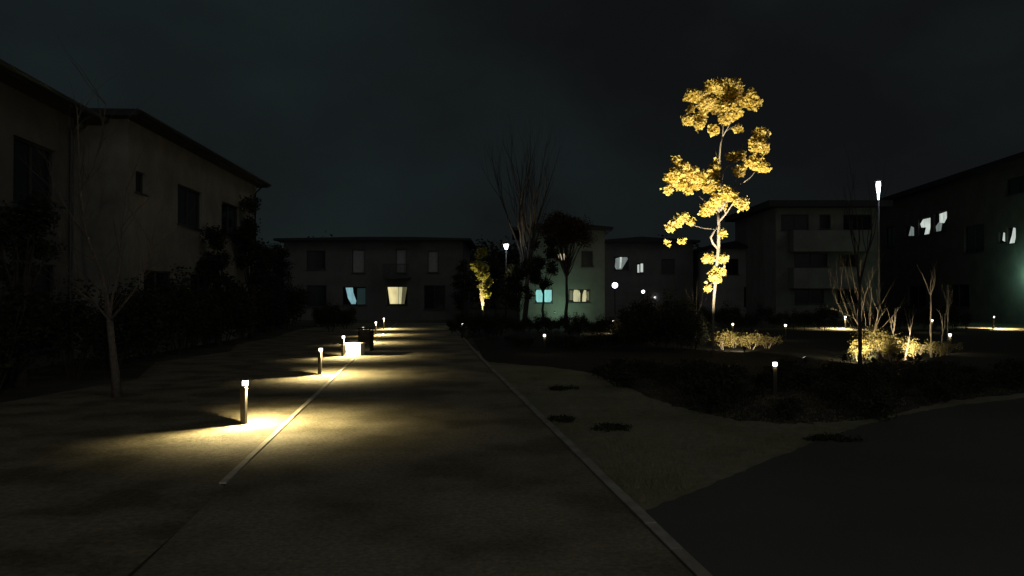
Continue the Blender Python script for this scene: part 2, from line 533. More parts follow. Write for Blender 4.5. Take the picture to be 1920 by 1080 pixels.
# ------------------------------------------------------------------ the golden lit tree
TD = 21.7
def golden_tree():
    rng = random.Random(11)
    base = P(1337, 670, TD)
    e = empty('golden_tree', (base.x, base.y, 0), 0, 'tall slender tree with golden leaves, lit from below', 'tree')
    loc = lambda px, py, dy=0: P(px, py, TD + dy) - Vector((base.x, base.y, 0))
    px2m = TD / F
    tr = MB()
    tpx = [(1337, 673, 0), (1336, 640, .02), (1337, 600, .0), (1338, 570, -.03), (1341, 535, 0), (1344, 500, .04), (1347, 470, .03), (1348, 440, 0), (1348, 420, -.03), (1347, 400, 0)]
    tr.tube([loc(*t) for t in tpx], [.042, .036, .036, .038, .042, .045, .047, .046, .042, .038], 10)
    tr.build('trunk', M['lit_bark'], e, True)
    br = MB()
    B = [
        ([(1347, 402, 0), (1352, 380, .1), (1351, 352, .15), (1349, 325, .1), (1350, 295, 0), (1352, 270, -.1), (1356, 255, -.1)], .034, .018),
        ([(1356, 255, -.1), (1357, 232, 0), (1352, 205, .2), (1345, 180, .3)], .018, .006),
        ([(1356, 255, -.1), (1366, 238, -.25), (1374, 220, -.3), (1384, 196, -.3)], .017, .006),
        ([(1357, 250, -.1), (1372, 238, .2), (1388, 232, .3)], .010, .005),
        ([(1352, 215, .1), (1335, 200, .1), (1318, 190, 0), (1302, 182, -.1)], .011, .005),
        ([(1350, 300, 0), (1344, 290, 0), (1342, 276, .1)], .010, .004),
        ([(1351, 352, .15), (1356, 325, .3), (1368, 305, .4), (1381, 297, .4), (1392, 280, .5), (1395, 266, .5)], .026, .007),
        ([(1349, 415, -.03), (1362, 400, -.2), (1370, 388, -.3), (1381, 372, -.4), (1389, 360, -.4)], .026, .010),
        ([(1351, 395, 0), (1366, 372, -.1), (1378, 352, -.1), (1396, 341, -.2), (1408, 332, -.2), (1424, 312, -.2)], .030, .008),
        ([(1378, 352, -.1), (1381, 335, 0), (1388, 320, .1)], .015, .006),
        ([(1424, 312, -.2), (1426, 290, -.1), (1424, 262, 0)], .008, .004),
        ([(1346, 466, .03), (1337, 456, -.15), (1333, 446, -.2), (1339, 434, -.12), (1347, 422, -.03)], .030, .024),
        ([(1362, 402, -.2), (1356, 388, -.3), (1350, 372, -.3)], .014, .008),
        ([(1347, 402, 0), (1338, 392, .1), (1328, 390, .1), (1322, 378, .2), (1312, 368, .2)], .016, .005),
        ([(1349, 340, .1), (1335, 345, 0), (1315, 342, -.1), (1295, 338, -.2), (1270, 330, -.3)], .020, .006),
        ([(1295, 338, -.2), (1288, 348, -.2), (1290, 362, -.2)], .007, .004),
        ([(1346, 430, 0), (1320, 428, .3), (1298, 422, .4), (1275, 414, .5)], .009, .004),
        ([(1346, 484, 0), (1336, 480, .1), (1326, 484, .1)], .008, .004),
        ([(1345, 490, 0), (1353, 486, -.1), (1359, 484, -.1)], .007, .004),
        ([(1347, 445, 0), (1354, 438, -.1), (1360, 437, -.1)], .010, .006),
        ([(1342, 530, 0), (1334, 532, -.1), (1328, 538, -.1)], .006, .003),
    ]
    for pts, r0, r1 in B:
        n = len(pts)
        br.tube([loc(*p) for p in pts], [r0 + (r1 - r0) * i / (n - 1) for i in range(n)], 6)
    C = [  # px, py, rx, ry, depth, fullness
        (1300, 178, 13, 11, -.1, 1), (1322, 188, 17, 20, 0, 1), (1337, 160, 12, 13, -.1, 1), (1353, 160, 10, 13, -.1, 1), (1378, 163, 15, 16, -.1, .8),
        (1346, 196, 15, 18, .2, 1), (1372, 208, 18, 14, -.3, 1), (1385, 188, 20, 15, .2, .9), (1414, 192, 13, 13, 0, .5), (1406, 176, 12, 9, 0, .35),
        (1291, 224, 9, 9, -.2, 1), (1315, 220, 10, 11, .1, .9), (1312, 236, 7, 6, 0, 1), (1338, 241, 9, 9, 0, .9), (1361, 222, 9, 9, -.2, .9), (1386, 241, 6, 6, .3, .9),
        (1297, 203, 4, 5, 0, 1), (1364, 176, 9, 9, .1, .7),
        (1424, 272, 18, 16, -.25, .7), (1428, 250, 16, 9, -.2, .3), (1414, 305, 14, 11, -.2, 1), (1434, 313, 9, 10, -.2, 1), (1374, 293, 10, 5, .4, 1), (1391, 290, 7, 7, .4, 1), (1388, 320, 9, 9, .1, 1),
        (1261, 330, 13, 13, -.4, 1), (1281, 318, 15, 17, -.2, 1), (1300, 328, 13, 14, -.2, 1), (1281, 344, 15, 9, -.2, 1), (1254, 355, 5, 5, -.4, 1), (1291, 357, 4, 7, -.2, 1), (1268, 300, 5, 5, -.3, 1), (1305, 345, 12, 9, 0, 1),
        (1325, 335, 15, 18, 0, 1.1), (1339, 322, 10, 15, .1, 1.1), (1333, 348, 15, 11, -.1, 1.1), (1343, 304, 4, 7, .1, 1),
        (1361, 360, 12, 11, -.3, 1), (1343, 375, 12, 10, -.2, 1), (1331, 390, 13, 9, .1, 1), (1352, 385, 10, 9, .3, .8), (1389, 382, 13, 10, -.4, 1), (1372, 368, 8, 7, -.3, .9), (1322, 398, 7, 5, .1, 1),
        (1258, 426, 5, 7, .5, 1), (1270, 415, 8, 7, .5, 1), (1282, 407, 9, 6, .4, 1), (1296, 416, 4, 5, .4, 1), (1253, 455, 3, 2, .5, .6), (1278, 453, 6, 2.5, .5, .6),
        (1328, 484, 9, 7, .1, .8), (1357, 485, 6, 6, -.1, .8), (1359, 437, 5, 3, -.1, 1),
        (1340, 511, 8, 5, 0, 1.2), (1355, 511, 5, 4, 0, 1), (1342, 523, 7, 7, -.1, 1.6), (1328, 538, 3, 6, -.1, 1),
    ]
    mb = MB()
    for cx, cy, rx, ry, dy, full in C:
        n = int(full * 4.6 * rx * ry) + 10
        c = loc(cx, cy, dy)
        rr = (rx * px2m * 1.08, .42 * (rx + ry) * px2m, ry * px2m * 1.08)
        nt_ = max(2, n // 16)
        tw = []
        for _ in range(nt_):
            u = Vector((rng.gauss(0, 1), rng.gauss(0, 1), rng.gauss(0, 1))).normalized() * (rng.random() ** .4)
            tw.append(Vector((u.x * rr[0], u.y * rr[1], u.z * rr[2])) * .84)
        for t in tw[:max(1, nt_ // 3)]:          # twigs
            br.tube([c, c + t * .5 + Vector((0, 0, -.02)), c + t], [.005, .004, .003], 3)
        for _ in range(n):
            t = rng.choice(tw)
            p = c + t + Vector((rng.gauss(0, .040), rng.gauss(0, .045), rng.gauss(0, .040)))
            s = rng.uniform(.075, .135)
            a = Vector((rng.gauss(0, 1), rng.gauss(0, 1), rng.gauss(0, .7) - .5)).normalized()
            b = a.cross(Vector((rng.gauss(0, 1), rng.gauss(0, 1), rng.gauss(0, 1)))).normalized()
            nn = a.cross(b)
            mb.add([p - a * s * .5, p + b * s * .36 + nn * s * .08, p + a * s * .55, p - b * s * .36 + nn * s * .08], [(0, 1, 2), (0, 2, 3)])
    br.build('branches', M['lit_bark'], e, True)
    mb.build('crown', M['gold_leaf'], e)
    return e
golden_tree()

# ------------------------------------------------------------------ ground spotlights
def spotlight(loc, target, power, angle, blend, col, label, rad=.03):
    v = Vector(target) - Vector(loc)
    rz = math.atan2(v.y, v.x)
    e = empty('ground_spotlight', (loc[0], loc[1], 0), rz, label, 'spotlight', 'spotlights aimed up at the plants')
    st = MB()
    st.tube([(0, 0, -.05), (0, 0, .10)], .012, 8)
    st.bbox(-.03, .03, -.055, .055, .09, .11, .003)
    st.build('spike', M['bronze'], e)
    hv = math.hypot(v.x, v.y)
    t = Vector((hv, 0, v.z - .15)).normalized()
    c = Vector((0, 0, .17))
    hd = MB()
    hd.tube([c - t * .07, c - t * .065, c + t * .03, c + t * .032], [.02, .042, .05, .045], 14)
    hd.build('housing', M['bronze'], e, True)
    ln = MB()
    ln.tube([c + t * .033, c + t * .037], .040, 14)
    ln.build('lens', M['led_dim'], e)
    L = bpy.data.lights.new('spot_beam', 'SPOT')
    L.energy = power
    L.spot_size = R(angle)
    L.spot_blend = blend
    L.color = col
    L.shadow_soft_size = rad
    lo = bpy.data.objects.new('spot_beam', L)
    COL.objects.link(lo)
    lo.parent = e
    lo.location = c + t * .06
    lo.rotation_euler = t.to_track_quat('-Z', 'Y').to_euler()
    return e

gb = P(1337, 670, TD)
spotlight((gb.x - 1.3, gb.y - 3.3, 0), (gb.x - .05, gb.y + .1, 3.9), 11000, 60, .6, (1.0, .90, .58), 'small spotlight left of the golden tree, aimed up into its crown')
spotlight((gb.x + 1.6, gb.y - 2.6, 0), (gb.x + .1, gb.y + .1, 4.4), 4000, 56, .6, (1.0, .86, .60), 'small added fill spotlight right of the golden tree, aimed into its crown')  # added to fill the dark inside of the crown

# ------------------------------------------------------------------ bollards
def make_bollard():
    e = empty('bollard_light', (0, 0, 0), 0, 'x', 'bollard light', 'bollard lights along the left of the path')
    b = MB()
    b.bbox(-.06, .06, -.06, .06, -.01, .012, .003)
    b.build('base_plate', M['bronze'], e)
    p = MB()
    p.bbox(-.035, .035, -.035, .035, .010, .505, .004)
    p.bbox(-.035, -.012, -.035, .035, .503, .586, .003)
    p.build('post', M['bronze'], e)
    c = MB()
    c.bbox(-.037, .056, -.038, .038, .586, .602, .004)
    c.build('cap', M['bronze'], e)
    d = MB()
    d.bbox(-.011, .052, -.031, .031, .520, .584, .005)
    d.build('diffuser', M['led'], e)
    return e

bol = make_bollard()
def bollard_lamp(e, power, col=WARM, size=163, blend=.30, side=1):
    L = bpy.data.lights.new('bollard_beam', 'SPOT')
    L.energy = power
    L.spot_size = R(size)
    L.spot_blend = blend
    L.color = col
    L.shadow_soft_size = .012
    lo = bpy.data.objects.new('bollard_beam', L)
    COL.objects.link(lo)
    lo.parent = e
    lo.location = (.056, 0, .505)
    lo.rotation_euler = (0, -R(2), 0)

row = [(458, 795, 'nearest bollard light on the left verge, alone in its wide warm pool of light', 30),
       (600, 703, 'second bollard light on the left verge, between the nearest one and the pale stone block', 30),
       (643, 668, 'bollard light standing right beside the bright pale stone block', 30),
       (680, 643, 'bollard light just behind the dark litter bin', 22),
       (704, 628, 'fifth bollard light up the left verge, beyond the litter bin', 22),
       (719, 617, 'last and smallest bollard light at the far end of the left row', 22)]
bspots = []
path_rz = math.atan2(1, -DX) - math.pi / 2   # +x of the bollard faces the path
for i, (px, py, lab, pw) in enumerate(row):
    x, y = G(px, py)
    b = place(bol, x, y, path_rz + random.uniform(-.05, .05), 1, lab)
    bspots.append((b, pw))
# a bollard of the same row beside the photographer, left of the frame: its light reaches the foreground
b = place(bol, -3.45, 1.0, path_rz, 1, 'bollard light beside the photographer, left of the frame')
bspots.append((b, 6.5))
GR2 = 'small bollard lights among the plants'
others = [(867, 607, 31.7, 250, 'tiny white bollard light right of the path end, below the yellow-leaved tree', .12),
          (1021, 626, 23.0, 260, 'white bollard light below the cyan window, out in the dark planting', .1),
          (1452, 677, 13.2, 262, 'nearest bollard light on the right, low in the dark bed below the lit shrubs', .08),
          (1150, 602, 36.0, 240, 'bollard light behind a small lit shrub right of the middle', 8),
          (1374, 607, 31.7, 250, 'bollard light above the lit shrubs just right of the golden tree trunk', .3),
          (1472, 609, 30.5, 280, 'faint bollard light in the gap between the two groups of lit shrubs', .2),
          (1586, 597, 41.0, 178, 'bollard light with a thin streak of lit ground, left of the tall street lamp', 45),
          (1862, 595, 41.0, 2, 'bollard light with a long streak of lit ground at the far right', 55),
          (1780, 625, 23.3, 265, 'bollard light right of the thin bare stems', .6),
          (1747, 601, 37.0, 265, 'bollard light behind the bare white-stemmed sapling', .8)]
for px, py, d, rz, lab, pw in others:
    p = P(px, py, d)
    s = 1.0 if d < 30 else (1.15 if d > 40 else 1.05)
    b = place(bol, p.x, p.y, R(rz), s, lab, GR2)
    bspots.append((b, pw))
for b, pw in bspots:
    bollard_lamp(b, pw * (19 if pw > 20 else 6.5))

# ------------------------------------------------------------------ street lamps
def street_lamp(x, y, h, rz, power, col, m, label, rt=.12, rb=.03, hh=.6, r=.05):
    """post with an upright tapering lantern under a small tilted cap"""
    e = empty('street_lamp', (x, y, 0), rz, label, 'street lamp', 'tall street lamps')
    b = MB()
    b.lathe([(r * 2.2, -.02), (r * 2.2, .02), (r * 1.5, .05), (r * 1.4, .35), (r * 1.05, .40)], 14)
    b.build('base', M['grey_metal'], e, True)
    p = MB()
    p.tube([(0, 0, .35), (0, 0, h * .5), (0, 0, h - hh - .02)], [r, r * .8, r * .62], 10)
    p.build('pole', M['grey_metal'], e, True)
    z0 = h - hh
    d = MB()
    d.lathe([(rb, z0), (rb + (rt - rb) * .35, z0 + hh * .3), (rt * .95, z0 + hh * .7), (rt, z0 + hh * .85), (rt * .8, h - .01)], 16)
    d.build('diffuser', m, e, True)
    hd = MB()
    hd.lathe([(rt * .82, h - .008), (rt * 1.5, h), (rt * 1.5, h + .025), (rt * .5, h + .06), (.02, h + .07)], 16, (-rt * .35, 0))
    hd.build('cap', M['pale_metal'], e, True)
    L = bpy.data.lights.new('street_beam', 'POINT')
    L.energy = power
    L.color = col
    L.shadow_soft_size = .1
    lo = bpy.data.objects.new('street_beam', L)
    COL.objects.link(lo)
    lo.parent = e
    lo.location = (rt + .16, 0, h - hh * .5)
    return e

lp = P(1648, 340, 22.7)
street_lamp(lp.x, lp.y, lp.z, R(0), 12, (.85, .93, 1.0), M['cool_led'], 'tall street lamp rising over the lit shrubs on the right', .062, .018, .54, .045)
lp = P(949, 458, 45)
street_lamp(lp.x, lp.y, lp.z, R(-70), 22, (.80, .93, 1.0), M['cool_led'], 'street lamp beside the yellow-leaved tree in the middle distance', .14, .06, .30, .05)
# unseen lamp behind the photographer, added to light the lawn
street_lamp(3.4, -6.5, 5.2, R(100), 640, (1.0, .97, .80), M['led'], 'unseen street lamp added behind the photographer to light the lawn', .12, .03, .6, .05)

def garden_lamp(x, y, h, power, col, m, label, r=.13):
    e = empty('garden_lamp', (x, y, 0), 0, label, 'garden lamp', 'low round garden lamps')
    p = MB()
    p.lathe([(.10, -.02), (.10, .02), (.04, .05), (.035, h - r - .02), (.06, h - r)], 12)
    p.build('post', M['grey_metal'], e, True)
    g = MB()
    g.lathe([(r * math.sin(math.pi * k / 12) + .002, h - r * math.cos(math.pi * k / 12)) for k in range(13)], 18)
    g.build('globe', m, e, True)
    L = bpy.data.lights.new('globe_glow', 'POINT')
    L.energy = power
    L.color = col
    L.shadow_soft_size = r + .02
    lo = bpy.data.objects.new('globe_glow', L)
    COL.objects.link(lo)
    lo.parent = e
    lo.location = (0, -r - .05, h + .02)
    return e
q = P(1153, 535, 60)
garden_lamp(q.x, q.y, q.z, 10, (.9, .9, 1), M['violet_led'], 'bright round lamp just right of the lit green wall', .22)
q = P(1206, 547, 62)
garden_lamp(q.x, q.y, q.z, 3, (.9, .9, 1), M['violet_led'], 'smaller lamp right of the bright round one', .13)
q = P(1228, 558, 66)
garden_lamp(q.x, q.y, q.z, 1, (.9, .9, 1), M['led_dim'], 'faintest far lamp, right of the two other round lamps', .09)

# ------------------------------------------------------------------ pale block and litter bin beside the third bollard
bx, by = G(643, 668)
e = empty('stone_seat', (bx + .30, by + .30, 0), path_rz, 'bright pale stone block seat, square, beside the third bollard light', 'seat')
mb = MB(); mb.bbox(-.22, .22, -.18, .18, 0, .33, .012); mb.build('block', M['stone'], e)
mb = MB(); mb.bbox(-.235, .235, -.195, .195, .33, .37, .01); mb.build('seat_slab', M['stone'], e)
e = empty('litter_bin', (-4.60, 24.2, 0), path_rz, 'dark square litter bin behind the pale stone block', 'bin')
mb = MB(); mb.bbox(-.20, .20, -.20, .20, .03, .66, .02); mb.build('body', M['bronze'], e)
mb = MB(); mb.bbox(-.215, .215, -.215, .215, .70, .74, .015); mb.build('lid', M['bronze'], e)
for sx in (-1, 1):
    for sy in (-1, 1):
        mb = MB()
        mb.box(sx * .17 - .015, sx * .17 + .015, sy * .17 - .015, sy * .17 + .015, .655, .705)
        mb.build('lid_post', M['grey_metal'], e)
mb = MB(); mb.bbox(-.17, .17, -.17, .17, -.01, .035, .004); mb.build('foot', M['grey_metal'], e)

# ------------------------------------------------------------------ buildings
def building(name, label, loc, rz, L, D, H, wm, wins, roof='hip', over=.6, pitch=.22, group=None, fascia=None, thick=.18):
    """facade along local x from 0 to L, facing local -y. wins: (x0, x1, z0, z1, kind, mullions)"""
    e = empty(name, loc, rz, label, 'building', group)
    xs = sorted(set([0, L] + [w_[0] for w_ in wins] + [w_[1] for w_ in wins]))
    zs = sorted(set([0, H] + [w_[2] for w_ in wins] + [w_[3] for w_ in wins]))
    mb = MB()
    for i in range(len(xs) - 1):
        for j in range(len(zs) - 1):
            cx, cz = (xs[i] + xs[i + 1]) / 2, (zs[j] + zs[j + 1]) / 2
            if any(w_[0] < cx < w_[1] and w_[2] < cz < w_[3] for w_ in wins):
                continue
            mb.add([(xs[i], 0, zs[j]), (xs[i + 1], 0, zs[j]), (xs[i + 1], 0, zs[j + 1]), (xs[i], 0, zs[j + 1])], [(0, 1, 2, 3)])
    dp = .14
    for w_ in wins:
        a, b, c, d = w_[:4]
        mb.add([(a, 0, c), (b, 0, c), (b, 0, d), (a, 0, d), (a, dp, c), (b, dp, c), (b, dp, d), (a, dp, d)], [(0, 4, 5, 1), (1, 5, 6, 2), (2, 6, 7, 3), (3, 7, 4, 0)])
    mb.add([(0, 0, 0), (L, 0, 0), (L, D, 0), (0, D, 0), (0, 0, H), (L, 0, H), (L, D, H), (0, D, H)], [(1, 2, 6, 5), (2, 3, 7, 6), (3, 0, 4, 7), (4, 5, 6, 7)])
    mb.build('wall', wm, e)
    for w_ in wins:
        a, b, c, d, kind = w_[:5]
        mul = w_[5] if len(w_) > 5 else 1
        fr = MB()
        t = .05
        fr.box(a, b, dp - .05, dp + .02, c, c + t)
        fr.box(a, b, dp - .05, dp + .02, d - t, d)
        fr.box(a, a + t, dp - .05, dp + .02, c + t, d - t)
        fr.box(b - t, b, dp - .05, dp + .02, c + t, d - t)
        for k in range(1, mul + 1):
            x = a + (b - a) * k / (mul + 1)
            fr.box(x - .022, x + .022, dp - .045, dp + .02, c + t, d - t)
        fr.box(a - .06, b + .06, -.07, .02, c - .05, c - .004)
        f = fr.build('window', M['trim'], e)
        pn = MB()
        pn.add([(a + t, dp, c + t), (b - t, dp, c + t), (b - t, dp, d - t), (a + t, dp, d - t)], [(0, 1, 2, 3)])
        if kind in ('glass', 'blind'):
            pn.build('pane', M[kind], f)
        else:
            # a lit room behind: pane pieces given as (u0, u1, v0, v1, material) fractions; rest dark glass
            g = MB()
            g.add([(a + t, dp + .012, c + t), (b - t, dp + .012, c + t), (b - t, dp + .012, d - t), (a + t, dp + .012, d - t)], [(0, 1, 2, 3)])
            g.build('pane', M['glass'], f)
            for poly, mm in kind:
                cu = MB()
                W_, H_ = b - a - 2 * t, d - c - 2 * t
                pts = [(a + t + u * W_, dp - .004, c + t + v * H_) for u, v in poly]
                cu.add(pts + [(x, y + .008, z) for x, y, z in pts], [tuple(range(len(pts)))] + [tuple(range(2 * len(pts) - 1, len(pts) - 1, -1))])
                cu.build('curtain', M[mm], f)
    rf = MB()
    o_ = over
    z0, z1 = H, H + thick
    rf.box(-o_, L + o_, -o_, D + o_, z0 + .002, z1)
    if roof == 'hip':
        run = (min(L, D) / 2 + o_)
        rz_ = z1 + run * pitch
        x0, x1, y0, y1 = -o_, L + o_, -o_, D + o_
        if L >= D:
            A, B_ = (x0 + run, (y0 + y1) / 2, rz_), (x1 - run, (y0 + y1) / 2, rz_)
            fs = [(0, 1, 5, 4), (1, 2, 5), (2, 3, 4, 5), (3, 0, 4)]
        else:
            A, B_ = ((x0 + x1) / 2, y0 + run, rz_), ((x0 + x1) / 2, y1 - run, rz_)
            fs = [(0, 1, 4), (1, 2, 5, 4), (2, 3, 5), (3, 0, 4, 5)]
        rf.add([(x0, y0, z1 + .004), (x1, y0, z1 + .004), (x1, y1, z1 + .004), (x0, y1, z1 + .004), A, B_], fs)
    rf.build('roof', M['roof'], e)
    if fascia:
        g = MB()
        g.tube([(-o_, -o_ - .06, H + .10), (L + o_, -o_ - .06, H + .10)], .06, 8)
        g.tube([(L - .3, -o_ - .04, H + .08), (L - .3, -.06, H - .35), (L - .3, -.06, .1)], .035, 8)
        g.build('gutter', M[fascia], e)
    return e

full = [(0, 0), (1, 0), (1, 1), (0, 1)]
def rect(u0, u1, v0=0, v1=1):
    return [(u0, v0), (u1, v0), (u1, v1), (u0, v1)]

# left row
xa = lambda d: d - 9.0
building('house', 'pale near house with wide dark eaves at the left edge', (-10.42, 9.0, 0), R(90) + math.atan(.11), 11.5, 8, 6.45, M['wall_shade'],
         [(xa(17.5), xa(19.5), 3.8, 5.4, 'glass', 1), (xa(14.0), xa(16.0), 3.8, 5.4, 'glass', 1), (xa(17.4), xa(19.6), .4, 2.5, 'glass', 1), (xa(13.6), xa(16.0), .4, 2.5, 'glass', 1)],
         over=.55, pitch=.15, fascia='trim', group='houses left of the path')
xb = lambda d: d - 21.3
building('house', 'beige house with a dark sloping eave line, second on the left', (-10.67, 21.3, 0), R(90) + math.atan(.06), 13.0, 8, 6.65, M['wall_beige'],
         [(xb(21.8), xb(22.5), 4.7, 5.3, 'glass', 0), (xb(25.0), xb(27.3), 4.1, 5.4, 'glass', 1), (xb(29.5), xb(31.8), 4.1, 5.4, 'glass', 1),
          (xb(22.4), xb(24.6), .5, 2.5, 'glass', 1), (xb(26.2), xb(28.4), .5, 2.5, 'glass', 1), (xb(30.0), xb(32.0), .9, 2.3, 'glass', 1)],
         over=.45, pitch=.15, fascia='bronze', group='houses left of the path')

# far house closing the path
k = 50 / F
fx = lambda px: (px - 532) * k
fz = lambda py: EYE + (HZ - py) * k
k = 56 / F
fx = lambda px: (px - 532) * k
fz = lambda py: EYE + (HZ - py) * k
far = building('house', 'dark wide two-storey house closing the path, with one cream and one cyan window', ((532 - 960) * k, 56, 0), 0, fx(868), 9, fz(452), M['wall_dark'],
         [(fx(642), fx(686), fz(572), fz(538), [([(.10, 1), (.42, 1), (.44, .72), (.58, .20), (.55, .02), (.36, .02), (.20, .38)], 'cyan_scrap'), (rect(.62, 1, 0, .97), 'cyan_dim')], 0),
          (fx(725), fx(764), fz(571), fz(537), [([(.12, 0), (.54, 0), (.54, 1), (.0, 1), (.06, .5)], 'cream_lit'), ([(.56, 0), (.70, 0), (.76, 1), (.56, 1)], 'olive_lit'), ([(.71, 0), (.86, 0), (1, 1), (.78, 1)], 'olive_dim')], 0),
          (fx(660), fx(684), fz(512), fz(468), 'blind', 0), (fx(742), fx(762), fz(512), fz(467), 'blind', 0), (fx(802), fx(822), fz(511), fz(470), 'blind', 0),
          (fx(575), fx(610), fz(505), fz(470), 'glass', 1), (fx(575), fx(612), fz(575), fz(535), 'glass', 1), (fx(795), fx(835), fz(580), fz(535), 'glass', 1)],
         over=.6, pitch=.10, thick=.16)
# balcony rail under the middle upper window
ba = MB()
ba.box(fx(722), fx(770), -1.0, 0, fz(520) - .10, fz(520))
ba.box(fx(722), fx(770), -1.0, -.95, fz(497), fz(497) + .05)
for i in range(20):
    x = fx(722) + (fx(770) - fx(722) - .04) * i / 19
    ba.box(x, x + .03, -.99, -.96, fz(520), fz(497))
ba.build('balcony', M['trim'], far)

# green-lit house in the middle
k2 = 50 / F
gx = lambda px: (px - 975) * k2
gz = lambda py: EYE + (HZ - py) * k2
mid = building('house', 'pale house in the middle washed with green light, cyan and cream windows', ((975 - 960) * k2, 50, 0), 0, gx(1134), 8, gz(432), M['wall_pale'],
         [(gx(1003), gx(1036), gz(568), gz(542), [([(.02, .15), (.10, 0), (.44, 0), (.47, .1), (.47, 1), (.06, 1), (.0, .8)], 'cyan_lit'), ([(.53, .06), (.60, 0), (.92, 0), (1, .15), (1, 1), (.55, 1)], 'cyan_lit')], 0),
          (gx(1066), gx(1107), gz(567), gz(542), [(rect(.02, .17, .12, .95), 'olive_dim'), ([(.20, .1), (.24, 0), (.44, 0), (.46, .5), (.42, 1), (.24, 1), (.20, .7)], 'olive_lit'), ([(.46, .0), (.54, 0), (.55, .7), (.48, .98), (.45, .9)], 'olive_lit'), ([(.64, 0), (.82, 0), (.86, .4), (.84, .95), (.74, 1), (.66, .6)], 'olive_lit'), (rect(.88, .98, .15, .85), 'olive_dim')], 0),
          (gx(1043), gx(1065), gz(489), gz(474), [([(.0, .3), (.3, .3), (.42, 0), (1, 0), (1, 1), (0, 1)], 'peach_lit')], 0),
          (gx(1090), gx(1112), gz(500), gz(470), 'glass', 0)],
         over=.5, pitch=.2)
wl = MB()
wl.bbox(gx(1046), gx(1049), -.16, -.001, gz(592), gz(592) + .14, .01)
def wall_lamp(x, y, z, rz, power, col, label, off=(0, -.9, 0), m='led_dim'):
    e = empty('wall_lamp', (x, y, z), rz, label, 'wall lamp', 'wall lamps on the houses')
    a = MB(); a.bbox(-.05, .05, -.03, -.001, -.10, .10, .008); a.build('bracket', M['bronze'], e)
    d = MB(); d.bbox(-.04, .04, -.15, -.03, -.05, .04, .01); d.build('shade', M['pale_metal'], e)
    L = bpy.data.lights.new('wall_glow', 'POINT')
    L.energy = power
    L.color = col
    L.shadow_soft_size = .05
    lo = bpy.data.objects.new('wall_glow', L)
    COL.objects.link(lo)
    lo.parent = e
    lo.location = off
    return e
wall_lamp((1040 - 960) * k2, 50, gz(586), 0, 70, (.50, 1.0, .66), 'small wall lamp between the cyan and the cream window', (.3, -1.7, .4))

# dark house further back behind the round lamps
k3 = 66 / F
hx = lambda px: (px - 1132) * k3
hz = lambda py: EYE + (HZ - py) * k3
building('house', 'far dark house with two small grey-white lit windows above the round lamps', ((1132 - 960) * k3, 66, 0), 0, hx(1300), 8, hz(455), M['wall_dark'],
         [(hx(1151), hx(1179), hz(506), hz(481), [([(.05, .2), (.15, 0), (.55, 0), (.70, .3), (1, .85), (.95, 1), (.45, 1), (.1, .9)], 'grey_lit'), ([(.38, .1), (.5, .1), (.56, 1), (.42, 1)], 'white_lit')], 0),
          (hx(1194), hx(1208), hz(513), hz(493), [(rect(.05, .36, .05, .9), 'white_lit'), (rect(.55, .95, .1, 1), 'white_lit')], 0),
          (hx(1240), hx(1265), hz(512), hz(485), 'glass', 0)], over=.5, pitch=.15)

# low grey house right of the golden tree, three-storey block beside it
k4 = 62 / F
lx = lambda px: (px - 1335) * k4
lz = lambda py: EYE + (HZ - py) * k4
building('house', 'low grey house behind the golden tree trunk, all windows dark', ((1335 - 960) * k4, 62, 0), 0, lx(1456), 8, lz(466), M['wall_grey'],
         [(lx(1360), lx(1385), lz(515), lz(485), 'glass', 1), (lx(1410), lx(1436), lz(515), lz(485), 'glass', 1), (lx(1395), lx(1430), lz(575), lz(538), 'glass', 1)], over=.5, pitch=.2)
k5 = 55 / F
dx_ = lambda px: (px - 1455) * k5
dz = lambda py: EYE + (HZ - py) * k5
blk = building('apartment_block', 'three-storey dark block with a flat overhanging roof behind the tall street lamp', ((1455 - 960) * k5, 55, 0), 0, dx_(1648), 10, dz(389), M['wall_drab'],
         [(dx_(1465), dx_(1517), dz(431), dz(402), 'glass', 1), (dx_(1537), dx_(1558), dz(429), dz(402), 'glass', 0), (dx_(1582), dx_(1636), dz(431), dz(402), 'glass', 1),
          (dx_(1490), dx_(1552), dz(500), dz(475), 'glass', 1), (dx_(1574), dx_(1610), dz(500), dz(477), 'glass', 1), (dx_(1490), dx_(1545), dz(570), dz(543), 'glass', 1), (dx_(1570), dx_(1612), dz(570), dz(543), 'glass', 1)],
         roof='flat', over=.7, thick=.45)
for z0, z1 in ((dz(470), dz(434)), (dz(538), dz(503))):
    b = MB()
    b.box(dx_(1478), dx_(1625), -1.1, -.004, z0 - .12, z0)
    b.box(dx_(1478), dx_(1625), -1.1, -1.02, z0 + .002, z1)
    b.box(dx_(1478), dx_(1478) + .08, -1.018, -.004, z0 + .002, z1)
    b.box(dx_(1625) - .08, dx_(1625), -1.018, -.004, z0 + .002, z1)
    b.build('balcony', M['wall_drab'], blk)

